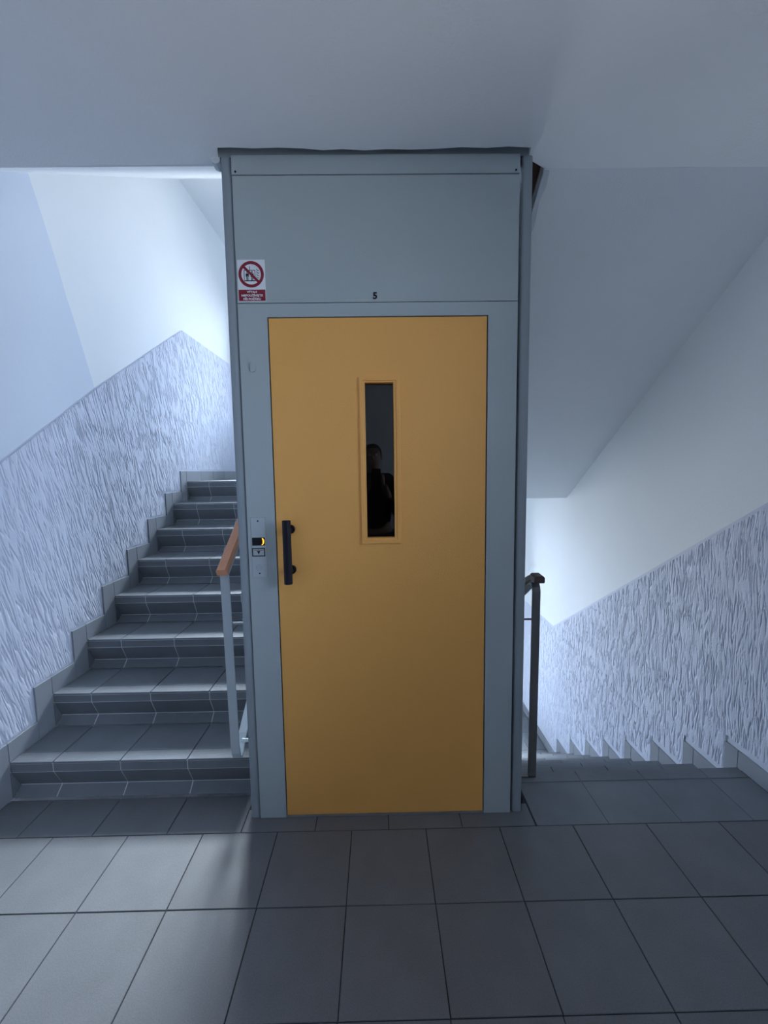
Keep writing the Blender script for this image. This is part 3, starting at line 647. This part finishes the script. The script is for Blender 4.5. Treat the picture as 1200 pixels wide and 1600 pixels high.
# face: nose, brow, lips, eyes, ears as small shapes on the head
fb = MB()
fb.add([(px-0.016, py+0.118, 1.565), (px+0.016, py+0.118, 1.565), (px, py+0.150, 1.572), (px, py+0.116, 1.612)], [(0,1,2),(1,3,2),(3,0,2),(0,3,1)])
fb.build('nose', 'skin', man)
for s in (-1, 1):
    bm = bmesh.new(); bmesh.ops.create_uvsphere(bm, u_segments=12, v_segments=8, radius=0.011)
    for v in bm.verts: v.co = Vector((px+s*0.030, py+0.108, 1.607)) + v.co
    MB().bm(bm).build('eye', 'print_white', man, smooth=True)
    bm = bmesh.new(); bmesh.ops.create_uvsphere(bm, u_segments=12, v_segments=8, radius=0.03)
    for v in bm.verts: v.co = Vector((px+s*0.076, py+0.025, 1.59)) + Vector((v.co.x*0.3, v.co.y*0.6, v.co.z))
    MB().bm(bm).build('ear', 'skin', man, smooth=True)
bm = bmesh.new(); bmesh.ops.create_uvsphere(bm, u_segments=12, v_segments=8, radius=0.02)
for v in bm.verts: v.co = Vector((px, py+0.105, 1.540)) + Vector((v.co.x*1.1, v.co.y*0.5, v.co.z*0.35))
MB().bm(bm).build('mouth', 'skin', man, smooth=True)
bm = bmesh.new(); bmesh.ops.create_uvsphere(bm, u_segments=24, v_segments=16, radius=1)
for v in list(bm.verts):
    if v.co.z < -0.05 + 0.55*v.co.y: bm.verts.remove(v)
for v in bm.verts: v.co = Vector((px, py+0.020, 1.612)) + Vector((v.co.x*0.080, v.co.y*0.100, v.co.z*0.096))
MB().bm(bm).build('hair', 'hair', man, smooth=True)
# clothes follow the same skeleton a little wider
JN, JE = [(px, py, 0.90, (0.170, 0.125))], []
jt = chain(JN, JE, [(px, py, 1.06, (0.162, 0.118)), (px, py-0.01, 1.20, (0.182, 0.128)), (px, py-0.01, 1.33, (0.172, 0.118)), (px, py, 1.42, (0.098, 0.085))], 0)
for s in (-1, 1):
    wx = phx+s*0.062
    chain(JN, JE, [(px+s*0.14, py-0.005, 1.390, 0.076), (px+s*0.19, py-0.005, 1.33, 0.068), (px+s*0.217, py+0.03, 1.19, 0.057), (px+s*0.217, py+0.09, 1.09, 0.053), (px+s*0.165, py+0.20, 1.195, 0.046), (wx+s*0.03, -1.735, phz-0.155, 0.037)], 3)
link('jacket', skin_mesh('jacket', JN, JE, 'shirt'), man)
TN, TE = [(px, py, 0.93, (0.165, 0.12))], []
for s in (-1, 1):
    chain(TN, TE, [(px+s*0.095, py, 0.84, 0.100), (px+s*0.10, py+0.01, 0.66, 0.088), (px+s*0.105, py+0.015, 0.48, 0.070), (px+s*0.11, py-0.01, 0.30, 0.066), (px+s*0.112, py-0.02, 0.085, 0.055)], 0)
link('trousers', skin_mesh('trousers', TN, TE, 'jeans'), man)
for s in (-1, 1):
    link('shoe', skin_mesh('shoe', [(px+s*0.112, py-0.05, 0.045, 0.045), (px+s*0.115, py+0.05, 0.046, 0.046), (px+s*0.12, py+0.15, 0.034, (0.042, 0.034)), (px+s*0.122, py+0.195, 0.026, (0.03, 0.024))], [(0,1),(1,2),(2,3)], 'black'), man)
    # fingers and thumb close on the phone's sides from behind
    for q in range(4):
        zz = phz+0.020-q*0.021; ln = (0.9, 1.0, 0.95, 0.78)[q]
        xw = phx+s*0.062
        link('finger', skin_mesh('finger', [(xw-s*0.002, -1.652, phz-0.03-q*0.006, 0.010), (xw-s*0.004, -1.636, zz-0.008, 0.009), (phx+s*0.049, -1.618+0.004*(1-ln), zz, 0.0085), (phx+s*0.0455, -1.6145, zz+0.003, 0.0075)], [(0,1),(1,2),(2,3)], 'skin', levels=1), man)
    link('thumb', skin_mesh('thumb', [(phx+s*0.058, -1.662, phz-0.055, 0.012), (phx+s*0.046, -1.650, phz-0.030, 0.0105), (phx+s*0.028, -1.636, phz-0.012, 0.009)], [(0,1),(1,2)], 'skin', levels=1), man)
ph = thing('phone', 'dark phone held upright in both hands of the person', 'phone', (phx, -1.612, phz-0.073))
pb = MB().box((phx-0.037, -1.622, phz-0.075), (phx+0.037, -1.6135, phz+0.075), 0.003).build('phone_body', 'black', ph)
MB().tube((CAM_LOC.x, -1.6135, CAM_LOC.z), (CAM_LOC.x, -1.6100, CAM_LOC.z), 0.007, n=16).tube((CAM_LOC.x-0.022, -1.6135, CAM_LOC.z-0.002), (CAM_LOC.x-0.022, -1.6100, CAM_LOC.z-0.002), 0.007, n=16).build('phone_lens', 'black', ph)
